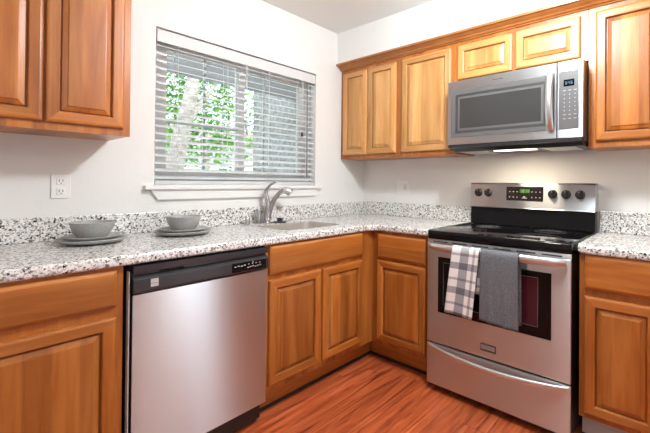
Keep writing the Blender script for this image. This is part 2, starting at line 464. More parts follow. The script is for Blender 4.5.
# ------------------------------------------------------------------ blind
def vinyl():
    m, n, l, p = new_mat('white_vinyl'); p.inputs['Base Color'].default_value = (.90, .91, .91, 1); p.inputs['Roughness'].default_value = .4
    tr = n.new('ShaderNodeBsdfTranslucent'); tr.inputs[0].default_value = (.92, .94, .95, 1)
    mx = n.new('ShaderNodeMixShader'); mx.inputs[0].default_value = .42
    l.new(p.outputs[0], mx.inputs[1]); l.new(tr.outputs[0], mx.inputs[2]); l.new(mx.outputs[0], n['Material Output'].inputs[0]); return m
blind_white = vinyl()
bl = thing('window_blind', 'white horizontal slat blind hanging inside the window above the sink', 'blind', ((WX0+WX1)/2, .034, WZ0+.002))
bcx = (WX0+WX1)/2
bw = (WX1-WX0)/2-.008
obj('valance', box(nb(), -bw-.002, bw+.002, -.034, -.024, .795, .862, .003), plain('valance_white', (.66, .66, .65), .5), bl)
obj('headrail', box(nb(), -bw, bw, -.022, .03, .815, .868), blind_white, bl)
bt = .045; top = .785; NS = 19
for k in range(NS):
    z = bt + (top-bt)*k/(NS-1)
    bm = nb(); tl = .36
    pts = []
    for j in range(5):
        v = -.024+.048*j/4; pts.append((v, z + v*tl + .0016*(1-(v/.024)**2)))
    poly = pts + [(y, zz-.0026) for y, zz in pts[::-1]]
    extrude_poly(bm, poly, 'x', -bw, bw)
    obj('slat', bm, blind_white, bl)
obj('bottom_rail', box(nb(), -bw, bw, -.026, .026, -.001, .024, .003), blind_white, bl)
for fx in (-.80, -.27, .27, .80):
    bm = nb()
    for yy in (-.0275, .0275): tube(bm, [(fx*bw, yy, .02), (fx*bw, yy, .82)], .0013, 6)
    obj('ladder_cord', bm, blind_white, bl)
lc = -1.205-bcx
bm = nb(); tube(bm, [(lc, -.031, .80), (lc+.001, -.032, .40)], .0016, 6); tube(bm, [(lc+.008, -.031, .80), (lc+.009, -.032, .36)], .0016, 6)
cord = obj('lift_cord', bm, blind_white, bl)
bm = nb(); lathe(bm, [(.003, .03), (.006, .02), (.008, .0), (0, 0)], 12, Matrix.Translation((lc+.001, -.032, .375))); lathe(bm, [(.003, .03), (.006, .02), (.008, .0), (0, 0)], 12, Matrix.Translation((lc+.009, -.032, .335)))
obj('cord_tassel', bm, plain('tassel_grey', (.30, .30, .30), .5), cord)
wd = -.678-bcx
bm = nb(); tube(bm, [(wd, -.033, .79), (wd+.004, -.034, .06)], .0034, 8)
obj('tilt_wand', bm, plain('wand_grey', (.20, .21, .23), .3), bl)
bm = nb(); tube(bm, [(wd-.045, -.031, .80), (wd-.046, -.032, .40)], .0014, 6)
cd = obj('tilt_cord', bm, blind_white, bl)
bm = nb(); lathe(bm, [(.003, .035), (.008, .02), (.010, .0), (0, 0)], 12, Matrix.Translation((wd-.046, -.032, .37)))
obj('cord_tassel', bm, black_plastic, cd)

# ------------------------------------------------------------------ outside
struct('ground', box(nb(), -14, 16, T+.02, 26, -.2, -.1), concrete)
struct('roof_eave', box(box(nb(), -4.5, .59, T+.005, 1.72, 2.31, 2.40), -4.5, .59, 1.72, 1.77, 2.30, 2.47), eave_paint)
b = thing('neighbouring_wing', 'grey stucco wing of the building outside the right half of the window', 'building', (1.9, 1.5, -.1))
obj('stucco_wall', box(nb(), -1.3, 1.5, -1.2, 1.2, 0, 3.6), stucco, b)
b = thing('pale_building', 'pale low building seen far behind the tree through the blind', 'building', (1.5, 13, -.1))
obj('wall', box(nb(), -7, 7, -2, 2, 0, 2.7), pale_siding, b)
bm = nb(); extrude_poly(bm, [(-2.5, 2.7), (2.5, 2.7), (0, 3.6)], 'x', -7.3, 7.3)
obj('roof', bm, noisy('brown_roof', (.25, .2, .17), (.36, .3, .26), 6), b)

def tree(loc, seed, label, trunks, crown, nleaf, size):
    rnd = random.Random(seed)
    t = thing('tree', label, 'tree', loc, 0, 'trees outside the window')
    bm = nb()
    for pts, rr in trunks: tube(bm, pts, rr, 10)
    obj('trunk', bm, bark, t, True)
    bm = nb()
    for i in range(nleaf):
        c = rnd.choices(crown, [q[3]**2 for q in crown])[0]
        while True:
            v = Vector((rnd.uniform(-1, 1), rnd.uniform(-1, 1), rnd.uniform(-1, 1)))
            if v.length < 1: break
        v *= (.5+.5*rnd.random())/max(v.length, .3)*min(1, v.length+.35)
        p = Vector(c[:3])+v*c[3]
        L = size*rnd.uniform(.6, 1.3); Wd = L*.45
        mt = Matrix.Translation(p) @ Euler((rnd.uniform(-.9, .9), rnd.uniform(-.9, .9), rnd.uniform(0, 6.28))).to_matrix().to_4x4()
        vs = [bm.verts.new(mt @ Vector(q)) for q in ((-L/2, 0, 0), (0, -Wd/2, .006), (L/2, 0, 0), (0, Wd/2, .006))]
        bm.faces.new(vs).material_index = rnd.choice((0, 0, 1, 1, 2))
    obj('foliage', bm, leaf_mats, t)
    return t
tree((-.62, 2.6, -.1), 3, 'leafy green tree with a forked pale trunk outside the left half of the window', [
    ([(0, 0, 0), (.0, 0, .9), (.03, 0, 1.4), (.14, .03, 1.9), (.28, .05, 2.5), (.36, .1, 3.2)], [.16, .13, .115, .095, .08, .05]),
    ([(.0, 0, 1.0), (-.09, .0, 1.35), (-.26, .05, 1.8), (-.45, .1, 2.6)], [.10, .085, .065, .04]),
    ([(.16, .03, 2.0), (.5, .2, 2.4), (.8, .3, 2.8)], [.05, .04, .02])],
    [(-.55, .5, 2.35, .55), (.1, .7, 2.75, .75), (.75, .6, 2.5, .6), (.3, .9, 2.0, .5), (.75, .8, 1.85, .42), (-.5, .9, 2.95, .7), (.6, .6, 3.2, .8)], 4200, .085)
tree((1.6, 6.2, -.1), 5, 'farther bushy green tree low behind the forked trunk and the stucco wing', [
    ([(0, 0, 0), (.05, 0, 1.2), (.0, 0, 2.4)], [.14, .11, .06])],
    [(-1.2, 0, 2.6, .9), (-.1, .2, 2.4, .9), (.9, .1, 2.8, 1.0), (-.4, 0, 3.6, 1.0), (-1.7, .3, 3.7, 1.0), (.6, 0, 1.9, .6)], 3200, .15)

# ------------------------------------------------------------------ cabinets
DOOR_FRAME = [(0, .019), (0, .007), (.0025, .003), (.007, .0008), (.011, 0), (.041, 0), (.0432, .0012), (.0450, .0055), (.0458, .0168)]
DOOR_PANEL = [(.0455, .0175), (.0510, .0175), (.0518, .0105), (.0690, .0042), (.0702, .0010), (.073, .0004)]
DRAWER = [(0, .019), (0, .008), (.003, .0045), (.010, .0012), (.013, 0)]
def door(parent, x0, x1, z0, z1, yf, name='door', ws=None):
    ws = ws or [wood_v, wood_h]
    bm = nb(); rects(bm, x0, x1, z0, z1, [(a, y+yf) for a, y in DOOR_FRAME], cap_last=False, cap_first=True, tb_mi=1)
    d = obj(name, bm, ws, parent)
    bm = nb(); rects(bm, x0, x1, z0, z1, [(a, y+yf) for a, y in DOOR_PANEL], cap_first=False, tb_mi=0)
    obj('raised_panel', bm, ws, d)
    return d
def drawer(parent, x0, x1, z0, z1, yf, name='drawer_front'):
    bm = nb(); rects(bm, x0, x1, z0, z1, [(a, y+yf) for a, y in DRAWER], tb_mi=0)
    return obj(name, bm, [wood_h], parent)
def frame_body(parent, w, z0, z1, depth, openings, name='carcass'):
    """face frame with openings plus hollow-looking box behind it; front of the frame at y=0"""
    bm = nb(); xs = sorted({0, w, *[o[0] for o in openings], *[o[1] for o in openings]}); zs = sorted({z0, z1, *[o[2] for o in openings], *[o[3] for o in openings]})
    for i in range(len(xs)-1):
        for j in range(len(zs)-1):
            cx, cz = (xs[i]+xs[i+1])/2, (zs[j]+zs[j+1])/2
            if any(o[0] < cx < o[1] and o[2] < cz < o[3] for o in openings): continue
            box(bm, xs[i], xs[i+1], 0, .019, zs[j], zs[j+1], mi=1 if (xs[i+1]-xs[i]) > 1.6*(zs[j+1]-zs[j]) else 0)
    box(bm, 0, .016, .0192, depth, z0, z1); box(bm, w-.016, w, .0192, depth, z0, z1)
    box(bm, .016, w-.016, depth-.012, depth, z0, z1); box(bm, .016, w-.016, .0192, depth-.012, z0, z0+.016)
    return obj(name, bm, [wood_v, wood_h], parent)

FY = -.612            # face of the base cabinets
def base_cab(name, label, loc, rz, w, drawers, doors, kick_mat=None, z0=.135, kl=0, kr=0):
    t = thing(name, label, 'cabinet', loc, rz, 'base cabinets')
    ops = [(d[0]+.015, d[1]-.015, d[2]+.015, d[3]-.015) for d in drawers+doors]
    bm = nb()
    frame_body(t, w, z0, .884, .585, [])
    for d in drawers: drawer(t, *d, -.0195)
    for d in doors: door(t, *d, -.0195)
    obj('toe_kick', box(nb(), -kl, w+kr, .082, .10, .018, z0-.001), kick_mat or wood_h, t)
    obj('kick_strip', box(nb(), -kl, w+kr, .078, .10, .0, .0175), matte_black, t)  # black strip along the floor below the toe kick
    return t
base_cab('base_cabinet', 'maple base cabinet with one drawer and door left of the dishwasher', (-2.62, FY, 0), 0, .522,
         [(.03, .498, .737, .872)], [(.03, .498, .165, .702)])
base_cab('base_cabinet', 'maple double-door sink cabinet under a wide false drawer front', (-1.474, FY, 0), 0, .861,
         [(.022, .741, .728, .878)], [(.022, .375, .168, .702), (.391, .741, .168, .702)], kr=.083)
base_cab('base_cabinet', 'narrow maple base cabinet between the inner corner and the range', (FY, -.612, 0), -PI/2, .447,
         [(.050, .421, .708, .866)], [(.050, .421, .165, .691)], kl=.077)
base_cab('base_cabinet', 'maple base cabinet right of the range above a pale toe kick', (FY, -1.852, 0), -PI/2, .62,
         [(.022, .300, .728, .884), (.315, .60, .728, .884)], [(.022, .300, .160, .694), (.315, .60, .160, .694)], kick_grey)

def wall_cab(label, loc, rz, w, z0, z1, doors, ws=None):
    t = thing('wall_cabinet', label, 'cabinet', loc, rz, 'wall cabinets')
    bm = nb(); D = .298
    box(bm, 0, w, 0, .019, z0, z1); box(bm, 0, w, .0192, D, z0+.002, z1)       # face frame and box
    obj('carcass', bm, [wood_v], t)
    for d in doors: door(t, *d, -.0195, ws=ws)
    return t
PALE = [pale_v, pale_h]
UF = -.300
wall_cab('maple double-door wall cabinet on the window wall above the outlet', (-2.60, UF, 0), 0, .617, 1.402, 2.15,
         [(.04, .310, 1.434, 2.12), (.318, .588, 1.434, 2.12)])
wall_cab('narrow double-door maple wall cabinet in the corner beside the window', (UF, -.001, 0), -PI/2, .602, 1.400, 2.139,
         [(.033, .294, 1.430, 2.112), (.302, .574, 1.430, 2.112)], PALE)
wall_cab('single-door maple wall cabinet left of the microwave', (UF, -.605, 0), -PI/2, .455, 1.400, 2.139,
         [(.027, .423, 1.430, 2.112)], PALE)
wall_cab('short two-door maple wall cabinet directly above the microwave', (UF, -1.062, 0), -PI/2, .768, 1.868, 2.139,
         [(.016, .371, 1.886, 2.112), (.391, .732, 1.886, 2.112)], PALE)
wall_cab('tall maple wall cabinet right of the microwave', (UF, -1.832, 0), -PI/2, .68, 1.400, 2.139,
         [(.034, .330, 1.433, 2.112), (.345, .65, 1.433, 2.112)])

# ------------------------------------------------------------------ countertops
CT, CB, CD = .926, .886, .640
def slab(bm, outline, holes, z0, z1, bev_pts):
    pass
def counter_edge(bm, a, b, out):
    pass
SX0, SX1, SY0, SY1 = -1.25, -.785, -.50, -.15
def rounded_rect(x0, x1, y0, y1, r, n=5):
    P = []
    for cx, cy, a in ((x1-r, y1-r, 0), (x0+r, y1-r, PI/2), (x0+r, y0+r, PI), (x1-r, y0+r, 3*PI/2)):
        for k in range(n+1):
            t = a+PI/2*k/n; P.append((cx+r*math.cos(t), cy+r*math.sin(t)))
    return P
def plate_with_outline(outer, inner, z0, z1, rnd_edges, r=.012):
    """horizontal slab from closed outline (2D), optional hole, rounded on top of the given outer edges"""
    bm = nb()
    def loop(P, z): return [bm.verts.new((x, y, z)) for x, y in P]
    edges = []
    vt = loop(outer, z1); ets = [bm.edges.new((vt[k], vt[(k+1) % len(vt)])) for k in range(len(vt))]
    edges += ets
    if inner:
        vi = loop(inner, z1); edges += [bm.edges.new((vi[k], vi[(k+1) % len(vi)])) for k in range(len(vi))]
    bmesh.ops.triangle_fill(bm, use_beauty=True, use_dissolve=False, edges=edges)
    ret = bmesh.ops.extrude_face_region(bm, geom=bm.faces[:])
    vs = [g for g in ret['geom'] if isinstance(g, bmesh.types.BMVert)]
    bmesh.ops.translate(bm, vec=(0, 0, z0-z1), verts=vs)
    bm.verts.ensure_lookup_table()
    es = []
    for e in bm.edges:
        a, b = e.verts[0].co, e.verts[1].co
        if abs(a.z-b.z) > 1e-6: continue
        for (p, q) in rnd_edges:
            if min((a.xy-Vector(p)).length+(b.xy-Vector(q)).length, (a.xy-Vector(q)).length+(b.xy-Vector(p)).length) < 1e-4: es.append(e)
    if es: bmesh.ops.bevel(bm, geom=es, offset=r, segments=4, affect='EDGES', profile=.5)
    return bm
G = .003
RY0, RY1 = -1.066, -1.842            # range gap
c1 = thing('countertop', 'speckled white granite L-shaped countertop running under the window to the range', 'countertop', (-1.4, -.3, CB))
arc = []
cc = (-CD-.05, -CD-.05)
for k in range(7):
    t = PI/2*k/6; arc.append((cc[0]+.05*math.sin(t), cc[1]+.05*math.cos(t)))
outer = [(-2.75, -.001), (-2.75, -CD)] + arc + [(-CD, RY0), (-.001, RY0), (-.001, -.001)]
inner = rounded_rect(SX0, SX1, SY0, SY1, .06)
rnd = [((-2.75, -CD), arc[0])] + [(arc[k], arc[k+1]) for k in range(6)] + [(arc[-1], (-CD, RY0))]
bm = plate_with_outline(outer, inner, CB, CT, rnd)
bmesh.ops.translate(bm, vec=(1.4, .3, -CB), verts=bm.verts)
obj('worktop', bm, stone, c1)
bm = nb(); box(bm, -2.75, -.001, -.021, -.001, CT+.0005, 1.034, .003); box(bm, -.0215, -.0012, RY0, -.0215, CT+.0005, 1.036, .003)
bmesh.ops.translate(bm, vec=(1.4, .3, -CB), verts=bm.verts)
obj('backsplash', bm, stone, c1)
c2 = thing('countertop', 'short speckled white granite countertop right of the range', 'countertop', (-.3, -2.2, CB))
arc2 = [(-CD+.04-.04*math.cos(PI/2*k/5), RY1-.04+.04*math.sin(PI/2*k/5)) for k in range(6)]
outer = [(-CD, -2.55)] + arc2 + [(-.001, RY1), (-.001, -2.55)]
bm = plate_with_outline(outer, None, CB, CT, [((-CD, -2.55), arc2[0])] + [(arc2[k], arc2[k+1]) for k in range(5)])
bmesh.ops.translate(bm, vec=(.3, 2.2, -CB), verts=bm.verts); obj('worktop', bm, stone, c2)
bm = box(nb(), -.0212, -.001, -2.55, RY1-.003, CT+.0005, 1.050, .003)
bmesh.ops.translate(bm, vec=(.3, 2.2, -CB), verts=bm.verts); obj('backsplash', bm, stone, c2)

# ------------------------------------------------------------------ sink
sk = thing('sink', 'undermount stainless steel sink bowl set into the countertop', 'sink', ((SX0+SX1)/2, (SY0+SY1)/2, CB-.17))
bm = nb(); hx, hy = (SX1-SX0)/2, (SY1-SY0)/2
lev = [(.006, .169, .07), (.006, .172, .07), (-.002, .168, .06), (-.008, .06, .055), (-.02, .02, .05), (-.05, .004, .045), (-.14, .0, .03)]
lev = [(-.001, .206, .06), (-.004, .206, .06), (-.005, .166, .058), (-.010, .06, .055), (-.022, .018, .05), (-.05, .004, .045), (-.13, .0, .03)]
rings = []
for off, z, r in lev: rings.append([bm.verts.new((x, y, z)) for x, y in rounded_rect(-hx-off, hx+off, -hy-off, hy+off, r)])
for a, b2 in zip(rings, rings[1:]):
    for k in range(len(a)): bm.faces.new((a[k], a[(k+1) % len(a)], b2[(k+1) % len(a)], b2[k]))
bm.faces.new(rings[-1])
obj('basin', bm, sink_steel, sk, True)
bm = nb(); lathe(bm, [(0, .003), (.02, .003), (.03, .006), (.042, .004), (.044, .001)], 24); obj('drain', bm, steel_smooth, sk, True)

# faucet
fx0, fy0 = -1.085, -.075
fa = thing('faucet', 'chrome single-lever pull-out kitchen faucet behind the sink', 'faucet', (fx0, fy0, CT))
fa.rotation_euler = (0, 0, 0)
bm = nb(); lathe(bm, [(0, 0), (.030, 0), (.030, .005), (.025, .010), (.0225, .014), (.021, .06), (.0195, .10), (.0205, .135), (.019, .150), (.012, .158), (0, .160)], 24)
obj('body', bm, chrome, fa, True)
def fp(a, z): return (a*FD[0], a*FD[1], z)
FD = (.80, -.60)
bm = nb(); tube(bm, [fp(.010, .03), fp(.016, .075), fp(.030, .125), (fp(.052, .170)), fp(.082, .205), fp(.108, .219)], [.014, .016, .016, .0155, .0155, .018], 16)
obj('spout', bm, chrome, fa, True)
bm = nb(); tube(bm, [fp(.104, .218), fp(.122, .221), fp(.142, .214), fp(.155, .196)], [.020, .025, .027, .024], 16)
obj('spray_head', bm, steel_smooth, fa, True)
bm = nb(); tube(bm, [fp(.0, .152), fp(-.010, .190), fp(-.006, .226), fp(.018, .258), fp(.058, .280)], [.017, .015, .011, .008, .0055], 12)
obj('lever', bm, chrome, fa, True)
sh = tag(thing('hole_cover', '', ''), 'small black capped hole cover lying on the counter right of the faucet', 'hole cover'); sh.location = (-1.005, -.105, CT)
bm = nb(); lathe(bm, [(0, 0), (.050, 0), (.052, .004), (.040, .010), (0, .011)], 28); obj('flange', bm, black_plastic, sh, True)
bm = nb(); lathe(bm, [(0, .0112), (.017, .0112), (.018, .028), (.014, .033), (0, .033)], 20); obj('cap', bm, black_plastic, sh, True)
ag = obj('air_gap', lathe(nb(), [(0, 0), (.021, 0), (.021, .004), (.018, .006), (.018, .092), (.015, .099), (0, .1)], 24), chrome, None, True, (-1.150, -.07, CT))
tag(ag, 'tall chrome cylinder air gap standing just left of the faucet', 'air gap')
sd = obj('soap_dispenser', lathe(nb(), [(0, 0), (.017, 0), (.017, .003), (.0145, .005), (.0145, .052), (.011, .058), (0, .058)], 24), chrome, None, True, (-1.235, -.075, CT))
tag(sd, 'short chrome cap on the counter farthest left of the faucet fittings', 'soap dispenser')

def marks(cells, put, parent, mat):
    for c in cells: obj('button_mark', put(nb(), *c), mat, parent)

# ------------------------------------------------------------------ dishwasher
DX0, DX1 = -2.074, -1.480
dw = thing('dishwasher', 'stainless steel dishwasher with black control panel under the counter', 'dishwasher', (DX0, -.64, 0))
dww = DX1-DX0
obj('tub', box(nb(), -.006, dww-.002, .045, .60, .02, .872), black_plastic, dw)
bm = nb()          # slightly bowed door
poly = []
for k in range(13):
    t = k/12; poly.append((t*dww, -.004*math.sin(PI*t)))
poly += [(dww, .04), (0, .04)]
extrude_poly(bm, poly, 'z', .115, .770)
obj('door', bm, brushed, dw)
bm = nb(); extrude_poly(bm, [(.044, .776), (-.004, .776), (-.010, .784), (-.010, .828), (.002, .838), (.012, .842), (.012, .850), (-.006, .854), (-.008, .879), (.044, .879)], 'x', -.001, dww+.001)
cp = obj('control_panel', bm, panel_black, dw)
obj('badge', box(nb(), .058, .086, -.0125, -.0098, .794, .806), white_print, cp)
obj('badge', box(nb(), .058, .086, -.0125, -.0098, .808, .824), white_print, cp)
bm = nb()
for k in range(9): box(bm, .10+.011*k, .106+.011*k, .004, .0115, .8425, .8495)
obj('vent', bm, slot_dark, cp)
bm = nb(); box(bm, .40, .582, -.0108, -.0101, .785, .826); obj('touch_strip', bm, black_gloss, cp)
cells = [(.412+.016*k, .421+.016*k, .808+.002*(k % 2), .8125+.002*(k % 2)) for k in range(4)]
cells += [(.478+.013*k, .487+.013*k, .797+.002*(k % 3), .801+.002*(k % 3)) for k in range(6)]
cells += [(.482+.02*k, .489+.02*k, .813, .8165) for k in range(4)] + [(.506, .510, .818, .825)]
marks(cells, lambda b, x0, x1, z0, z1: box(b, x0, x1, -.0116, -.0109, z0, z1), cp, white_print)
obj('toe_panel', box(nb(), .004, dww-.004, .062, .08, .006, .112), black_plastic, dw)
obj('edge_strip', box(nb(), -.012, -.0085, .006, .03, .14, .86), white_print, dw)

# ------------------------------------------------------------------ range
RW = .762
rg = thing('kitchen_range', 'freestanding stainless electric range with black glass cooktop', 'range', (-.660, -1.071, 0), -PI/2)
# local: x along the front from left to right, y into the wall, front of the body at 0
obj('body', box(nb(), .004, RW-.004, .004, .600, .03, .880), black_plastic, rg)
for x in (.04, RW-.04):
    for y in (.06, .54): obj('foot', lathe(nb(), [(0, 0), (.018, 0), (.018, .012), (.01, .014), (.01, .031), (0, .031)], 14, Matrix.Translation((x, y, 0))), matte_black, rg)
bm = nb(); box(bm, .0, RW-.003, -.008, .590, .8815, .930, .010, 3)
ck = obj('cooktop', bm, black_glass, rg, True)
for bx, by, rr_ in ((.19, .155, .095), (.56, .155, .115), (.19, .425, .075), (.56, .425, .085)):
    bm = nb()
    for r_ in (rr_, rr_*.66): lathe(bm, [(r_-.003, .9302), (r_-.003, .9306), (r_, .9306), (r_, .9302)], 48, Matrix.Translation((bx, by, 0)))
    obj('burner_ring', bm, burner_ring, ck)
obj('cooktop_trim', box(nb(), -.0015, .003, .0, .58, .905, .9325, .0008), steel_smooth, ck)
# backguard: black lower apron and sloping steel panel
bm = nb(); extrude_poly(bm, [(.555, .9305), (.574, .9305), (.580, 1.045), (.655, 1.045), (.655, .9305)], 'x', .002, RW-.002)
bgd = obj('backguard', bm, black_gloss, rg)
bm = nb(); extrude_poly(bm, [(.561, 1.0455), (.566, 1.052), (.578, 1.200), (.586, 1.211), (.655, 1.211), (.655, 1.0455)], 'x', .0, RW)
obj('steel_panel', bm, brushed, bgd)
def py(z): return .566+.012*(z-1.052)/.148
def on_panel(bm, x0, x1, z0, z1, th, mi=0):
    pts = [(py(z0)-th, z0), (py(z1)-th, z1), (py(z1)+.002, z1), (py(z0)+.002, z0)]
    return extrude_poly(bm, pts, 'x', x0, x1, mi)
ctl = obj('clock_panel', on_panel(nb(), .252, .480, 1.096, 1.186, .0025), plain('control_brown_black', (.016, .010, .009), .15), rg)
obj('display', on_panel(nb(), .338, .398, 1.146, 1.172, .003), led_green_dim, ctl)
SEG = {'0': 'abcdef', '1': 'bc', '2': 'abged', '3': 'abgcd', '4': 'fgbc', '5': 'afgcd', '6': 'afgedc', '7': 'abc', '8': 'abcdefg', '9': 'abcfgd'}
def digits(bm, s, x, z, h, put):
    w = h*.5; t = h*.14
    for ch in s:
        if ch == ':':
            for q in (.3, .65): put(bm, x, x+t, z+h*q, z+h*q+t)
            x += t*2.2; continue
        for sg in SEG[ch]:
            a = {'a': (0, w, h-t, h), 'd': (0, w, 0, t), 'g': (0, w, h/2-t/2, h/2+t/2), 'f': (0, t, h/2, h), 'e': (0, t, 0, h/2), 'b': (w-t, w, h/2, h), 'c': (w-t, w, 0, h/2)}[sg]
            put(bm, x+a[0], x+a[1], z+a[2], z+a[3])
        x += w*1.45
    return bm
obj('digits', digits(nb(), '10:14', .343, 1.150, .018, lambda b, x0, x1, z0, z1: on_panel(b, x0, x1, z0, z1, .0036)), led_green, ctl)
cells = [(x+.002, x+.009, z+.001, z+.007) for z in (1.115, 1.150) for x in (.268, .292, .316, .408, .432, .456)]
cells += [(.352, .384, 1.112, 1.116), (.360, .372, 1.118, 1.126)]
marks(cells, lambda b, x0, x1, z0, z1: on_panel(b, x0, x1, z0, z1, .0032), ctl, white_print)
tilt = math.atan2(.012, .148)
for kx in (.060, .128, .534, .609, .684):
    mt = Matrix.Translation((kx, py(1.143)+.0005, 1.143)) @ Matrix.Rotation(PI/2-tilt, 4, 'X')
    bm = nb(); lathe(bm, [(0, 0), (.027, 0), (.027, .004), (.024, .007), (.022, .022), (.019, .025), (0, .025)], 28, mt)
    kb = obj('knob', bm, black_plastic, rg, True)
    bm = nb(); t = bmesh.new(); box(t, -.005, .005, -.021, .021, .0251, .033, .002); merge(bm, t, mt @ Matrix.Rotation(.0, 4, 'Z'))
    obj('grip', bm, black_plastic, kb)
    bm = nb(); t = bmesh.new(); box(t, -.001, .001, .008, .02, .0332, .0336); merge(bm, t, mt)
    obj('pointer', bm, white_print, kb)
# oven door
bm = nb(); box(bm, .003, RW-.003, -.012, .0035, .287, .858, .004)
od = obj('oven_door', bm, brushed, rg)
bm = nb(); box(bm, .003, RW-.003, -.008, .0035, .8595, .8805, .001)
vs = obj('vent_strip', bm, brushed, rg)
bm = nb()
for k in range(6): box(bm, .04+.118*k, .13+.118*k, -.0095, -.0078, .866, .872)
obj('vent_slot', bm, slot_dark, vs)
wx0, wx1, wz0, wz1 = .075, .675, .468, .783
bm = nb(); rects(bm, wx0, wx1, wz0, wz1, [(0, -.0119), (0, -.0145), (.003, -.0150)])
win = obj('oven_window', bm, oven_dark, od)
bm = nb(); rects(bm, wx0+.30, wx1-.06, wz0+.05, wz1-.03, [(0, -.0149), (0, -.0153), (.003, -.0155)])
obj('reflection_patch', bm, maroon_reflection, od)
bm = nb()
ix0, ix1, iz0, iz1 = wx0+.033, wx1-.058, wz0+.048, wz1-.028
for q in ((ix0, ix0+.003, iz0, iz1), (ix1-.003, ix1, iz0, iz1), (ix0, ix1, iz0, iz0+.003), (ix0, ix1, iz1-.003, iz1)): box(bm, q[0], q[1], -.0159, -.0148, q[2], q[3])
obj('window_trim', bm, grey_panel, od)
HZ = .842
HSQ = (.62, 1)
hp = []; hr = []
for k in range(25):
    t = k/24; e = math.sin(PI*t)**.35 if 0 < t < 1 else 0
    hp.append((.028+t*(RW-.056), -.020-.038*e, HZ)); hr.append(.0165+.0045*e)
hb = obj('door_handle', tube(nb(), hp, hr, 16, sq=HSQ), steel_smooth, od, True)
bm = nb(); box(bm, .330, .414, -.0170, -.0118, .326, .364, .002)
bd = obj('badge', bm, plain('badge_grey', (.10, .10, .10), .5, .3), od)
obj('badge_plate', box(nb(), .335, .409, -.0178, -.0169, .336, .359), plain('badge_silver', (.42, .42, .43), .55, .4), od)
# drawer
bm = nb(); box(bm, .003, RW-.003, -.012, .0035, .045, .279, .004)
dr = obj('storage_drawer', bm, brushed, rg)
hp = []; hr = []
for k in range(25):
    t = k/24; e = math.sin(PI*t)
    hp.append((.014+t*(RW-.028), -.010-.034*e**.6, .268-.026*e)); hr.append(.006+.007*e)
obj('drawer_handle', tube(nb(), hp, hr, 14, sq=(1, 1.25)), steel_smooth, dr, True)

# ------------------------------------------------------------------ towels over the oven handle
def towel(name, label, y_top0, y_top1, y_bot0, y_bot1, zb, zb2, mat, seed, wav, rootx):
    """cloth folded over the handle: front flap to zb, back flap to zb2 (world coordinates)"""
    rr = random.Random(seed)
    bx, bz = -.660-.058, HZ      # bar centre
    R = .0245
    nu, th = 22, .0035
    path = []                          # (x, z, front?) along the length, from front hem up and over to the back hem
    L1 = 24
    for k in range(L1): path.append((bx-R-.001, zb+(bz-zb)*k/L1, 1-k/L1))
    for k in range(9):
        a = PI-PI*k/8; path.append((bx+R*math.cos(a), bz+R*math.sin(a), 0))
    for k in range(1, 12): path.append((bx+R, bz+(zb2-bz)*k/11, -k/11))
    bm = nb(); uvl = bm.loops.layers.uv.new('UVMap'); grid = []
    zmin = zb
    s = 0; prevp = None
    for (x, z, d) in path:
        if prevp: s += math.hypot(x-prevp[0], z-prevp[1])
        prevp = (x, z)
        row = []
        dd = max(d, 0) if d >= 0 else -d*.5
        for i in range(nu+1):
            u = i/nu
            ya = y_top0+(y_bot0-y_top0)*dd; yb = y_top1+(y_bot1-y_top1)*dd
            w = wav*math.sin(u*PI*2.6+seed)*max(abs(d)-.05, 0)+wav*.4*math.sin(u*PI*7+z*9)*abs(d)
            xx = x - abs(w) if d > 0 else x + 0*w
            zz = z + (.008*math.sin(u*2.5+seed)*max(d, 0))
            row.append((bm.verts.new((xx-rootx[0], ya+(yb-ya)*u-rootx[1], zz-rootx[2])), (u*abs(y_top1-y_top0), s)))
        grid.append(row)
    for a, b in zip(grid, grid[1:]):
        for i in range(nu):
            q = (a[i], a[i+1], b[i+1], b[i])
            f = bm.faces.new([p[0] for p in q])
            for lp, p in zip(f.loops, q): lp[uvl].uv = p[1]
    o = obj(name, bm, mat, None, True, rootx)
    md = o.modifiers.new('thickness', 'SOLIDIFY'); md.thickness = th; md.offset = 0
    return o
t1 = towel('dish_towel', '', -1.268, -1.418, -1.226, -1.384, .497, .62, plaid_cloth, 1.0, .006, (-.72, -1.33, .5))
tag(t1, 'white and grey plaid dish towel hanging on the oven handle', 'towel', 'towels on the oven handle')
t2 = towel('dish_towel', '', -1.428, -1.614, -1.424, -1.620, .503, .51, grey_terry, 2.3, .007, (-.72, -1.52, .5))
tag(t2, 'dark grey terry dish towel hanging on the oven handle beside the plaid one', 'towel', 'towels on the oven handle')

# ------------------------------------------------------------------ microwave
mw = thing('microwave', 'stainless over-the-range microwave mounted above the cooktop', 'microwave', (-.425, -1.067, 1.43), -PI/2)
MW, MH = .762, .418
obj('case', box(nb(), .002, MW-.002, .031, .42, .004, MH), plain('case_dark', (.06, .05, .045), .4), mw)
bm = nb(); extrude_poly(bm, [(.06, -.022), (.028, -.004), (.0, .0), (.0, .018), (.4, .018), (.4, -.004), (.36, -.022)], 'x', .006, MW-.006)
obj('vent_base', bm, black_plastic, mw)
seam = .640
bm = nb(); box(bm, 0, seam-.0015, 0, .030, .016, MH, .003)
md = obj('door', bm, brushed, mw)
bm = nb(); rects(bm, .024, seam-.012, .062, .360, [(0, .001), (0, -.0015), (.002, -.002)])
gb = obj('window_border', bm, grey_panel, md)
bm = nb(); rects(bm, .055, .590, .088, .330, [(0, -.0019), (.001, -.0026), (.014, -.0023), (.03, .0005)], cap_first=False, cap_last=False)
obj('window_bezel', bm, plain('bezel_dark', (.045, .043, .043), .35), md)
obj('window_mesh', rects(nb(), .084, .561, .117, .301, [(0, -.0019), (0, -.0024)]), mw_window, md)
bm = nb(); pts = []; rad = []
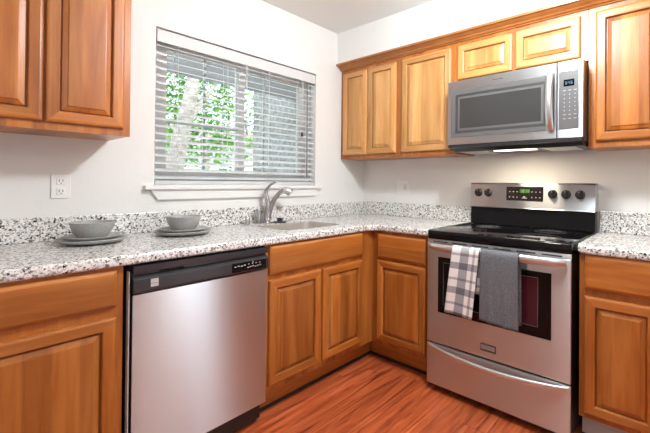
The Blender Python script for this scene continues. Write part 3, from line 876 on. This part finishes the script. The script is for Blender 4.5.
for k in range(17):
    t = k/16; e = math.sin(PI*t)**.6 if 0 < t < 1 else 0
    pts.append((.609, -.004-.036*e, .066+.300*t)); rad.append(.0165)
obj('door_handle', tube(nb(), pts, rad, 14, sq=(1.15, .75)), steel_smooth, md, True)
bm = nb(); box(bm, seam+.0015, MW, 0, .030, .016, MH, .003)
cpm = obj('control_panel', bm, brushed, mw)
bm = nb(); rects(bm, seam+.009, MW-.018, .062, .366, [(0, .001), (0, -.0015), (.002, -.002)])
kp = obj('keypad', bm, grey_panel, cpm)
obj('display', rects(nb(), .672, .722, .285, .320, [(0, -.0019), (0, -.0027)]), black_gloss, cpm)
obj('digits', digits(nb(), '0:46', .680, .295, .015, lambda b, x0, x1, z0, z1: box(b, x0, x1, -.0032, -.0028, z0, z1)), led_blue, cpm)
cells = []
for r_ in range(8):
    for c_ in range(3):
        x = .669+.025*c_; z = .262-.021*r_
        cells.append((x, x+.014, z, z+.003) if r_ in (0, 6, 7) else (x+.0045, x+.0085, z-.001, z+.004))
marks(cells, lambda b, x0, x1, z0, z1: box(b, x0, x1, -.0025, -.0021, z0, z1), cpm, plain('keypad_print', (.42, .42, .42), .5))
bm = nb()
for k in range(9): box(bm, .292+.007*k, .2965+.007*k, -.0006, .001, .384, .384+(.006 if k not in (0, 6) else .009))
obj('brand_mark', bm, grey_panel, md)
lm = obj('cooktop_lamp', box(nb(), .26, .50, .10, .16, -.0242, -.0225), hood_glow, mw)
obj('grease_filter', box(nb(), .05, .22, .08, .32, -.0242, -.0225), steel_smooth, mw)
obj('grease_filter', box(nb(), .54, .71, .08, .32, -.0242, -.0225), steel_smooth, mw)
a = area('cooktop_light', (.38, .13, -.03), (0, 0, -1), .24, .06, HOOD_LIGHT, (1, .84, .62), mw)

# ------------------------------------------------------------------ crockery
def bowl_prof(r, h):
    return [(0, .0), (r*.62, .0), (r*.70, .006), (r*.86, h*.45), (r*.97, h*.9), (r, h), (r*.985, h+.001), (r*.955, h-.002), (r*.83, h*.45), (r*.66, .012), (0, .009)]
def plate_prof(r, h):
    return [(0, 0), (r*.62, 0), (r*.70, .003), (r*.90, h*.45), (r*.985, h*.8), (r, h), (r*.995, h+.003), (r*.97, h+.0025), (r*.88, h*.75), (r*.72, .0095), (0, .008)]
sets = [((-2.098, -.212), .132, .108, .085, .068, 'nearer the outlet'), ((-1.705, -.225), .138, .116, .084, .070, 'nearer the sink')]
for i, ((x, y), r1, r2, r3, bh, where) in enumerate(sets):
    side = ('left', 'right')[i]
    z = CT+.0006
    o = obj('dinner_plate', lathe(nb(), plate_prof(r1, .021), 56), stoneware, None, True, (x, y, z))
    tag(o, 'large grey stoneware dinner plate under the %s place setting, %s' % (side, where), 'plate', 'dinner plates on the counter')
    z2 = z+.0150
    o = obj('salad_plate', lathe(nb(), plate_prof(r2, .016), 56), stoneware, None, True, (x+.003, y+.004, z2))
    tag(o, 'smaller grey stoneware plate between bowl and dinner plate in the %s setting, %s' % (side, where), 'plate', 'salad plates on the counter')
    o = obj('bowl', lathe(nb(), bowl_prof(r3, bh), 56), stoneware, None, True, (x, y, z2+.0090))
    tag(o, 'grey stoneware bowl topping the %s stack of plates, %s' % (side, where), 'bowl', 'bowls on the counter')

# ------------------------------------------------------------------ outlets
ot = thing('wall_outlet', 'white duplex outlet on the window wall below the left cabinet', 'outlet', (-2.172, -.0005, 1.174), 0)
bm = nb(); box(bm, -.036, .036, -.006, 0, -.056, .056, .002); obj('cover_plate', bm, white_plastic, ot)
for z in (-.024, .024):
    rc = obj('receptacle', box(nb(), -.017, .017, -.0085, -.0055, z-.016, z+.016, .002), white_plastic, ot)
    bm = nb(); box(bm, -.008, -.0055, -.0089, -.0084, z-.003, z+.008); box(bm, .0055, .008, -.0089, -.0084, z-.003, z+.008); box(bm, -.002, .002, -.0089, -.0084, z-.011, z-.007)
    obj('slot', bm, slot_dark, rc)
ot = thing('wall_outlet', 'white double outlet and switch plate between the corner and the range', 'outlet', (-.0005, -.432, 1.170), -PI/2)
bm = nb(); box(bm, -.060, .060, -.006, 0, -.057, .057, .002); obj('cover_plate', bm, white_plastic, ot)
obj('switch', box(nb(), -.040, -.010, -.0085, -.0055, -.032, .032, .002), white_plastic, ot)
rc = obj('receptacle', box(nb(), .010, .044, -.0085, -.0055, -.032, .032, .002), white_plastic, ot)
bm = nb()
for z in (-.016, .016): box(bm, .019, .0215, -.0089, -.0084, z-.004, z+.006); box(bm, .0325, .035, -.0089, -.0084, z-.004, z+.006)
box(bm, .022, .032, -.0095, -.0084, -.005, .005)
obj('slot', bm, slot_dark, rc)

# ------------------------------------------------------------------ ceiling lamp above the picture, added fill lamp behind the camera
for loc, rad, pw, lb in ((LAMP_AT, .13, KITCHEN_LIGHT, 'round white globe ceiling light over the kitchen floor'), ((-3.3, -3.0, ZC), .13, FILL_LIGHT, 'added unseen globe fill lamp behind the camera')):
    lt = thing('ceiling_light', lb, 'ceiling light', loc)
    obj('canopy', lathe(nb(), [(0, -.001), (.08, -.001), (.08, -.02), (.03, -.03), (.02, -.06), (0, -.06)], 32), white_plastic, lt, True)
    obj('globe', lathe(nb(), [(0, -.062)]+[(rad*math.sin(PI*k/16), -.062-rad+rad*math.cos(PI*k/16)) for k in range(1, 16)]+[(0, -.062-2*rad)], 32), globe_glass, lt, True)
    d = bpy.data.lights.new('lamp_light', 'POINT'); d.energy = pw; d.shadow_soft_size = .10; d.color = (.90, .955, .98)
    lo = bpy.data.objects.new('lamp_light', d); COL.objects.link(lo); lo.location = (0, 0, -.062-rad); lo.parent = lt
